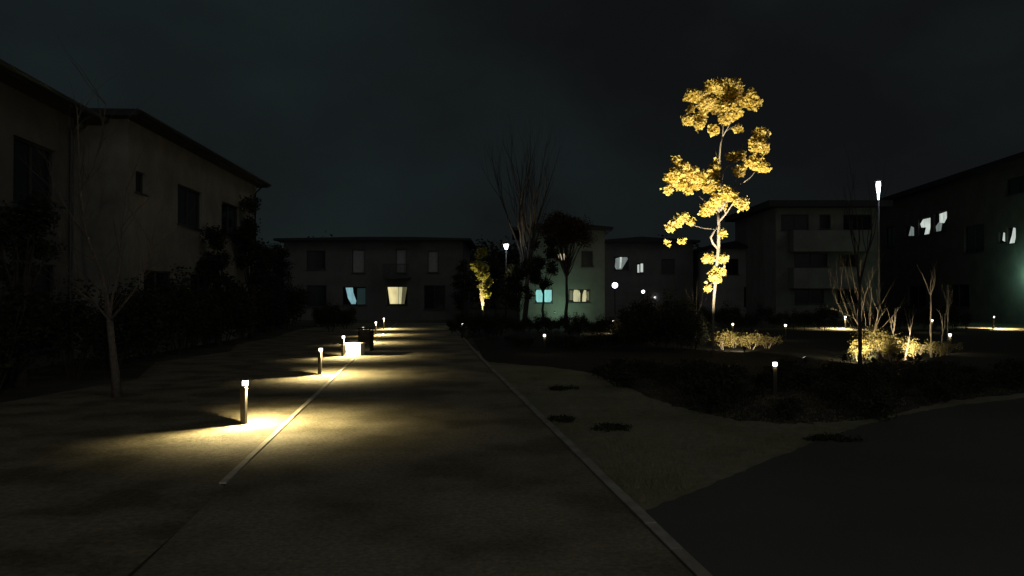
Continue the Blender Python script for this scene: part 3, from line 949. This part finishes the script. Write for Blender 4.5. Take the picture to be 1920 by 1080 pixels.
# right block, seen obliquely; local x runs towards the camera
ang = math.atan2(23.1 - 24.9, 32 - 52)
rzE = -(math.pi / 2) - math.atan((24.9 - 23.1) / 20)
Lx = 26.0
def ex(d):
    return (52 - d) * 1.35 * math.hypot(1, .09)
def ez(z):
    return EYE + (z - EYE) * 1.35
blkE = building('apartment_block', 'tall dark block at the right edge with lit windows above a green wall glow', (24.9 * 1.35, 52 * 1.35, 0), -math.pi / 2 - math.atan(.09), Lx * 1.35, 10, ez(7.95), M['wall_shade'],
         [(ex(47.9), ex(46.6), ez(5.4), ez(6.1), [([(.2, .1), (.9, 0), (1, .7), (.5, 1)], 'grey_lit')], 0),
          (ex(46.0), ex(44.4), ez(5.35), ez(6.35), [([(.35, 0), (.75, 0), (1, 1), (.25, 1), (0, .75), (.1, .5), (.5, .45)], 'white_lit')], 0),
          (ex(44.0), ex(42.4), ez(5.4), ez(6.5), [([(.3, .45), (.65, .4), (1, .8), (.95, 1), (.3, .95)], 'white_lit'), ([(.05, 0), (.4, 0), (.5, .4), (.25, .5), (.0, .3)], 'grey_lit')], 0),
          (ex(37.15), ex(36.6), ez(4.3), ez(4.85), [([(.2, .2), (.8, 0), (1, .8), (.4, 1)], 'white_lit')], 0),
          (ex(36.45), ex(35.7), ez(4.2), ez(5.0), [([(.0, 0), (.6, 0), (1, .9), (.5, 1), (.3, .5)], 'white_lit')], 0),
          (ex(40.5), ex(38.5), ez(4.0), ez(5.4), 'glass', 1), (ex(51), ex(49.4), ez(5.0), ez(6.3), 'glass', 1), (ex(47.5), ex(45), 1.0, 2.6, 'glass', 1), (ex(42.5), ex(40), 1.0, 2.6, 'glass', 1), (ex(36.5), ex(34.5), ez(6.5), ez(7.3), 'glass', 1)],
         roof='flat', over=.6, thick=.35)
wall_lamp(31.55, 46.9, 2.9, -math.pi / 2 - math.atan(.09), 70, (.45, 1.0, .68), 'small wall lamp casting green light on the block at the right edge', (-.2, -1.1, .2))

# ------------------------------------------------------------------ trees
# pale slim tree on the left verge
def left_tree():
    rng = random.Random(5)
    base = Vector((*G(220, 745), 0))
    d0 = base.y
    e = empty('pale_tree', base, 0, 'slim pale leafless tree standing before the near house on the left', 'tree')
    L_ = lambda px, py, dy=0: P(px, py, d0 + dy) - base
    t = MB()
    t.tube([L_(221, 748), L_(216, 690), L_(210, 640), L_(206, 600)], [.085, .065, .058, .055], 10)
    t.build('trunk', M['lit_bark'], e, True)
    b = MB()
    paths = [([(206, 602, 0), (198, 545, .1), (180, 490, .2), (160, 440, .3), (150, 360, .3), (146, 280, .4), (142, 200, .5)], .045, .010),
             ([(206, 602, 0), (228, 575, -.2), (252, 545, -.3), (275, 500, -.3), (285, 440, -.3)], .026, .006),
             ([(206, 598, 0), (210, 560, .3), (224, 500, .5), (228, 430, .6), (236, 350, .6)], .030, .006),
             ([(204, 600, 0), (180, 570, -.2), (150, 548, -.3), (120, 500, -.4)], .020, .005),
             ([(160, 440, .3), (130, 400, .4), (100, 350, .4), (90, 300, .4)], .016, .004),
             ([(150, 360, .3), (175, 310, .2), (190, 250, .1), (196, 190, .1)], .016, .004)]
    for pts, r0, r1 in paths:
        pp = [L_(*p) for p in pts]
        n = len(pp)
        b.tube(pp, [r0 + (r1 - r0) * i / (n - 1) for i in range(n)], 6)
        for i in range(1, n):
            for _ in range(3):
                dv = (pp[i] - pp[i - 1]).normalized() + Vector((rng.gauss(0, .6), rng.gauss(0, .6), .2))
                grow(b, pp[i - 1].lerp(pp[i], rng.random()), dv, rng.uniform(.5, .9), .008, 1, rng, .5, .2, 2)
    b.build('branches', M['lit_bark'], e)
left_tree()

def leafy_tree(name, base, h, crown_r, crown_z, n, size, m, seed, label, trunk_r=.12, bark='dark_bark', lumps=14, cat='tree', group=None, zr=None):
    rng = random.Random(seed)
    e = empty(name, (base[0], base[1], 0), 0, label, cat, group)
    t = MB()
    t.tube(limb_pts((0, 0, -.05), (0, 0, crown_z), rng, .04), [trunk_r * (1.3 if i == 0 else 1 - .1 * i) for i in range(6)], 9)
    t.build('trunk', M[bark], e, True)
    lobes, b = [], MB()
    zr = zr or (h - crown_z) / 2 * 1.15
    zc = h - zr
    for k_ in range(lumps):
        u = Vector((rng.gauss(0, 1), rng.gauss(0, 1), rng.gauss(0, 1))).normalized() * rng.uniform(.35, .8)
        c = Vector((u.x * crown_r, u.y * crown_r, zc + u.z * zr))
        q = crown_r * rng.uniform(.22, .42)
        lobes.append((c, (q, q, q * .8)))
        b.tube(limb_pts((0, 0, crown_z * .8), c, rng, .08, 4), [trunk_r * .4, trunk_r * .3, trunk_r * .2, trunk_r * .15, .008], 5)
    b.build('branches', M[bark], e)
    leaf_mesh('crown', n, lobes, size, rng, m, e)
    return e

# dark tree at the far end of the beige house
q = P(468, 500, 31.5)
leafy_tree('evergreen_tree', (q.x + .1, q.y), 6.5, 1.0, 1.8, 5200, .13, M['dark_leaf'], 3, 'dark leafy tree at the far end of the beige house')
q = P(412, 500, 27.0)
leafy_tree('evergreen_tree', (q.x, q.y), 4.6, .85, 1.2, 3500, .12, M['dark_leaf'], 31, 'shorter dark tree before the wall of the beige house')
q = P(40, 500, 14.5)
leafy_tree('evergreen_tree', (q.x, q.y), 4.3, .95, 1.2, 4500, .10, M['dark_leaf'], 33, 'dark leafy tree before the near house at the left edge')
# yellow-lit tree beside the lamp
q = P(905, 500, 43)
yt = leafy_tree('yellow_tree', (q.x, q.y), 5.3, .72, 1.4, 5200, .12, M['olive_leaf'], 8, 'small yellow-green tree lit from below, left of the street lamp', .07, 'bark', 12)
spotlight((q.x - .25, q.y - .8, 0), (q.x, q.y + .1, 3.2), 1500, 62, .6, (1.0, .86, .45), 'small spotlight at the foot of the yellow-green tree')
# bare vase-shaped tree rising over the middle
q = P(985, 600, 45.5)
bare_tree((q.x, q.y), 12.6, 3.0, .17, 9, 3, 21, M['dark_bark'], 'large bare vase-shaped tree rising against the sky in the middle', spread=.34, up=.42, kids=3, lean=(.15, 0))
# round reddish tree
q = P(1062, 500, 47.5)
leafy_tree('red_leaved_tree', (q.x, q.y), 6.95, 1.8, 3.6, 13000, .13, M['red_leaf'], 14, 'round dark red-brown tree before the green-washed house', .12, lumps=34, zr=1.15)
q = P(1018, 500, 46.5)
leafy_tree('evergreen_tree', (q.x, q.y), 5.9, 1.25, 2.4, 7000, .13, M['dark_leaf'], 15, 'dark leafy tree left of the round red-brown tree', .09)
for px_, d_, h_, cr_, sd_, lb_ in ((972, 44, 4.6, 1.1, 61, 'dark leafy tree just right of the middle street lamp'), (866, 46, 4.4, .8, 62, 'dark leafy tree left of the yellow-green tree'),
                                  (930, 49, 5.2, 1.3, 63, 'dark leafy tree behind the middle street lamp'),
                                  (512, 47, 5.8, 1.3, 65, 'dark leafy tree at the left end of the wide far house')):
    q = P(px_, 500, d_)
    leafy_tree('evergreen_tree', (q.x, q.y), h_, cr_, 1.0, 5200, .12, M['dark_leaf'], sd_, lb_, .07, lumps=20)
# thin bare saplings, right
q = P(1304, 600, 30)
bare_tree((q.x, q.y), 2.6, .8, .03, 4, 2, 5, M['pale_bark'], 'thin bare sapling left of the golden tree trunk', spread=.35)
q = P(1630, 600, 21.0)
bare_tree((q.x, q.y), 2.9, .18, .022, 7, 2, 6, M['bark'], 'many-stemmed bare shrub tree lit from below beside the street lamp', spread=.6, up=.16, kids=2)
q = P(1612, 600, 21.8)
bare_tree((q.x, q.y), 3.3, .5, .022, 5, 2, 16, M['bark'], 'taller dim bare tree just left of the street lamp', spread=.4, up=.2, kids=2)
q = P(1745, 600, 21.5)
bare_tree((q.x, q.y), 2.75, 1.75, .026, 4, 1, 7, M['pale_bark'], 'straight white-stemmed sapling right of the yellow shrubs', spread=.38, up=.1, kids=2)
q = P(1774, 600, 22.3)
bare_tree((q.x, q.y), 2.2, .5, .018, 2, 2, 9, M['pale_bark'], 'pair of very thin bare stems at the right end of the lit bed', spread=.12, lean=(.05, 0))
for px_, d_, sd_, ln_, lb_ in ((1694, 20.4, 71, .16, 'thin lit stem leaning right, between the yellow shrubs'), (1681, 20.9, 72, -.10, 'thin lit stem leaning left, behind the narrow shrub'), (1762, 22.0, 73, .08, 'short thin stem left of the pair of thin bare stems')):
    q = P(px_, 600, d_)
    bare_tree((q.x, q.y), 1.5, .7, .022, 3, 1, sd_, M['pale_bark'], lb_, spread=.3, kids=2, lean=(ln_, 0))
# dark trunk in front of the lit bed
q = P(1612, 600, 18.0)
bare_tree((q.x, q.y), 5.0, 2.0, .045, 4, 2, 19, M['dark_bark'], 'dark unlit bare tree silhouetted before the lit yellow shrubs', spread=.3)

# ------------------------------------------------------------------ shrubs
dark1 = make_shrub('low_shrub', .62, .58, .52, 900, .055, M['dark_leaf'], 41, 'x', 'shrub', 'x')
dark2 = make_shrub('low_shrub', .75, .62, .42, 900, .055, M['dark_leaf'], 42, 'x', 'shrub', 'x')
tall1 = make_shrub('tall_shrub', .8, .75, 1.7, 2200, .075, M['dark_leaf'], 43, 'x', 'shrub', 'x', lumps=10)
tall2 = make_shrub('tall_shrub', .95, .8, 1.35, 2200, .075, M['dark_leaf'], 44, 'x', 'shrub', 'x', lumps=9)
rng = random.Random(77)
GB = 'low dark shrubs filling the right-hand bed'
LB = 'low dark shrub in the unlit bed between the right-hand lawn and the lit plants'
# bed outline: near edge y as a function of x, far edge about 18
def near_edge(x):
    pts = [(1.9, 16.0), (2.6, 12.2), (3.2, 10.5), (4.8, 10.6), (7, 12.5), (9.0, 13.6), (13, 15.2), (16, 16.6)]
    for (a, b), (c, d) in zip(pts, pts[1:]):
        if a <= x <= c:
            return b + (d - b) * (x - a) / (c - a)
    return 15
x = 2.2
while x < 15.5:
    y = near_edge(x) + .4
    while y < 17.2:
        if not (4.1 < x < 4.9 and 12.4 < y < 13.8):
            k_ = rng.uniform(.8, 1.15)
            place(rng.choice([dark1, dark2]), x + rng.uniform(-.3, .3), y + rng.uniform(-.3, .3), rng.random() * 6.28, (k_, k_, k_ * (1.0 if y < 14.5 else .72)), LB, GB)
        y += .95
    x += .85
GT = 'dark tall shrubs in the middle distance'
LT = 'dark tall shrub in the unlit clump between the small lit shrub and the golden tree'
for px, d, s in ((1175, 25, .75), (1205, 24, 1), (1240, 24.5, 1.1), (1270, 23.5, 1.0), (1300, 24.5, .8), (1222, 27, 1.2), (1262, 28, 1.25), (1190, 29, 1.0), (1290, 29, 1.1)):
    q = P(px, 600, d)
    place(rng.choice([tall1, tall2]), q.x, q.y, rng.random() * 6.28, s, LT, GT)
GQ = 'dark shrubs standing before the right-hand lit bed'
for px, d, k_ in ((1640, 19.6, (.42, .4, .62)), (1686, 19.9, (.35, .35, .62)), (1712, 19.4, (.45, .4, .5)), (1590, 19.6, (.6, .5, .7))):
    q = P(px, 600, d)
    place(rng.choice([dark1, dark2]), q.x, q.y, rng.random() * 6.28, k_, 'small dark shrub silhouetted against the lit yellow shrubs', GQ)
GM = 'low dark hedge shrubs across the middle'
LM = 'low dark shrub in the hedge beyond the end of the lawn, before the houses'
for i in range(26):
    px = 850 + i * 13
    d = 33 + rng.uniform(-2, 6)
    if abs(px - 1150) < 14:
        continue
    q = P(px, 600, d)
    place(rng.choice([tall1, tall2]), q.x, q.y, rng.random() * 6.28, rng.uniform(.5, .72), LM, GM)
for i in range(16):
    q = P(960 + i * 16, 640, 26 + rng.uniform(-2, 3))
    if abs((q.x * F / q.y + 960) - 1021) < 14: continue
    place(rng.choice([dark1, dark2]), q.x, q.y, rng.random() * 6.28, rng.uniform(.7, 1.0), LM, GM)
GF = 'dark shrubs along the far side of the right-hand garden'
LF = 'dark shrub in the row before the right-hand apartment blocks'
for i in range(30):
    px = 1330 + i * 20
    if 1560 < px < 1610 or px > 1820: continue
    q = P(px, 600, 38 + rng.uniform(-2, 6))
    place(rng.choice([tall1, tall2]), q.x, q.y, rng.random() * 6.28, rng.uniform(.6, 1.0), LF, GF)
GL = 'dark shrubs before the left-hand houses'
LL = 'dark shrub in the unlit border between the verge and the left-hand houses'
for i in range(22):
    y = 11.5 + i * 1.6
    place(rng.choice([tall1, tall2]), LE(y) - 5.3 - rng.uniform(0, .9), y, rng.random() * 6.28, rng.uniform(1.1, 1.75), LL, GL)
for i in range(12):
    y = 36 + rng.uniform(0, 12)
    place(rng.choice([tall1, tall2]), LE(y) - 1.6 - rng.uniform(0, 5), y, rng.random() * 6.28, rng.uniform(.6, 1.0), LL, GL)

# lit shrubs
straw1 = make_shrub('straw_shrub', .55, .45, .75, 1500, .06, M['straw_leaf'], 51, 'x', 'shrub', 'x', lumps=13, stem_m='pale_bark')
straw2 = make_shrub('straw_shrub', .7, .5, .60, 1500, .05, M['straw_leaf'], 52, 'x', 'shrub', 'x', lumps=12, stem_m='pale_bark')
GS = 'straw-coloured shrubs lit by the spotlights'
lits = [(straw1, 1357, 24.6, .85, 'lit straw-coloured shrub touching the golden tree trunk on its right'),
        (straw2, 1408, 24.8, 1.0, 'lit straw-coloured shrub right of the dark gap beside the golden tree'),
        (straw2, 1438, 25.4, .85, 'dimmer straw-coloured shrub at the right end of the golden tree group'),
        (straw1, 1609, 20.2, .8, 'lit shrub left of the dark bare trunk by the street lamp'),
        (straw1, 1645, 20.6, 1.05, 'brightest yellow shrub in the right-hand lit bed'),
        (straw1, 1672, 20.2, .8, 'lit shrub between the brightest yellow one and the leaning stems'),
        (straw2, 1713, 21.0, .95, 'pale yellow shrub left of the white-stemmed sapling'),
        (straw1, 1628, 20.9, (.9, .9, 1.15), 'lit shrub just right of the dark bare trunk, before the brightest yellow one'),
        (straw2, 1660, 21.6, (1.1, 1.0, 1.3), 'tall yellow shrub behind the brightest yellow one'),
        (straw2, 1696, 20.6, (.6, .6, 1.2), 'narrow lit shrub of leaning stems left of the pale yellow one'),
        (straw1, 1376, 25.6, (.7, .7, .7), 'dim straw-coloured shrub in the dark gap beside the golden tree'),
        (straw2, 1750, 21.8, .8, 'dim straw-coloured shrub round the foot of the white-stemmed sapling'),
        (straw2, 1772, 22.5, .75, 'dimmest lit shrub under the pair of thin stems'),
        (straw1, 1150, 35.0, .95, 'small reddish lit shrub alone by a bollard light right of the middle')]
for pr, px, d, s, lab in lits:
    q = P(px, 600, d)
    place(pr, q.x, q.y, rng.random() * 6.28, s, lab, GS)
c = P(1395, 600, 23.2)
spotlight((c.x, c.y, 0), (c.x + .05, c.y + 1.8, .65), 190, 92, .6, (1, .82, .50), 'small spotlight before the straw-coloured shrubs beside the golden tree')
c = P(1637, 600, 18.9)
spotlight((c.x, c.y, 0), (c.x + .1, c.y + 1.6, .70), 520, 78, .6, (1, .84, .46), 'small spotlight before the brightest yellow shrub')
c = P(1722, 600, 19.8)
spotlight((c.x, c.y, 0), (c.x + .35, c.y + 1.9, .8), 190, 84, .6, (1, .84, .50), 'small spotlight before the white-stemmed sapling')

# flat dark patches of creeping plant on the lawn
mats = [(1145, 806, .36, .26, 'oval dark mat of creeping plant on the lawn, nearest the path edging'),
        (1043, 790, .30, .24, 'small dark mat of creeping plant against the right path edging'),
        (1558, 826, .42, .18, 'faint dark mat of creeping plant near the side lane'),
        (1062, 731, .36, .22, 'dark mat of creeping plant farther up the lawn')]
for px, py, rx, ry, lab in mats:
    gxx, gyy = G(px, py)
    rg = random.Random(px)
    e = leaf_mesh('creeping_plant', 900, [((rg.uniform(-.5, .5) * rx, rg.uniform(-.5, .5) * ry, .02), (rx * .6, ry * .8, .03)) for _ in range(5)], .035, rg, M['dark_leaf'])
    e.location = (gxx, gyy, .01)
    tag(e, lab, 'plant', 'creeping plants on the lawn')

# short turf
def turf(name, region, n, h, m, seed):
    rg = random.Random(seed)
    mb = MB()
    c = 0
    while c < n:
        px, py = rg.uniform(900, 1920), rg.uniform(640, 1060)
        py = 640 + (py - 640)
        x_, y_ = G(px, py)
        if not region(x_, y_):
            continue
        c += 1
        for _ in range(3):
            xx, yy = x_ + rg.gauss(0, .02), y_ + rg.gauss(0, .02)
            a = rg.random() * 6.28
            hh = h * rg.uniform(.4, 1.2)
            w_ = .003
            lx_, ly_ = rg.gauss(0, .5) * hh, rg.gauss(0, .5) * hh
            mb.add([(xx - w_ * math.cos(a), yy - w_ * math.sin(a), .005), (xx + w_ * math.cos(a), yy + w_ * math.sin(a), .005), (xx + lx_, yy + ly_, .005 + hh)], [(0, 1, 2)])
    return tag(mb.build(name, m), 'short dry grass on the lawn right of the path', 'grass', kind='stuff')
M['grass'] = mat('dry_grass', (.16, .155, .10), .9, (.24, .22, .15), 3, trans=.2)
def edge_y(x_):
    for (a, b), (c_, d) in zip(lane_edge, lane_edge[1:]):
        if a <= x_ <= c_:
            return b + (d - b) * (x_ - a) / (c_ - a)
    return 6.2
turf('grass', lambda x_, y_: RE(y_) + .14 < x_ < 12 and y_ > edge_y(x_) + .15 and y_ < 17, 9000, .035, M['grass'], 3)

# far wood behind the houses
rg = random.Random(9)
lob = []
for i in range(90):
    px = 380 + i * 17.5
    d = rg.uniform(105, 125)
    top = 456 + 12 * math.sin(i * .35) + rg.uniform(-6, 6) - (18 if px > 1500 else 0)
    t_ = P(px, top, d)
    lob.append(((t_.x, t_.y, t_.z - 3.2), (2.4, 2, 3.0)))
    lob.append(((t_.x + rg.uniform(-1, 1), t_.y, t_.z - 7.5), (2.6, 2, 3.2)))
fw = leaf_mesh('far_wood', 60000, lob, .6, rg, M['dark_leaf'])
tag(fw, 'distant dark wood behind the houses', 'wood', kind='stuff')



# loose grit on the path and verge, catching the low lamp light
rg = random.Random(31)
mb = MB()
for i_ in range(9000):
    d_ = 4.2 + 22 * rg.random() ** 1.6
    x_ = rg.uniform(LE(d_) - 3.2, RE(d_) - .05)
    if abs(x_ - LE(d_) + .045) < .06:
        continue
    r_ = rg.uniform(.002, .0055)
    a_ = rg.random() * 6.28
    z_ = .007
    mb.add([(x_ + r_ * math.cos(a_), y__ + r_ * math.sin(a_), z_) for y__ in (d_,)] +
           [(x_ + r_ * math.cos(a_ + 2.1), d_ + r_ * 1.2 * math.sin(a_ + 2.1), z_), (x_ + r_ * math.cos(a_ + 4.2), d_ + r_ * math.sin(a_ + 4.2), z_), (x_, d_, z_ + r_ * rg.uniform(.5, 1.1))],
           [(0, 1, 3), (1, 2, 3), (2, 0, 3)])
tag(mb.build('grit', mat('loose_grit', (.13, .12, .09), .95, (.24, .22, .17), 30)), 'loose grit scattered over the path and verge', kind='stuff')
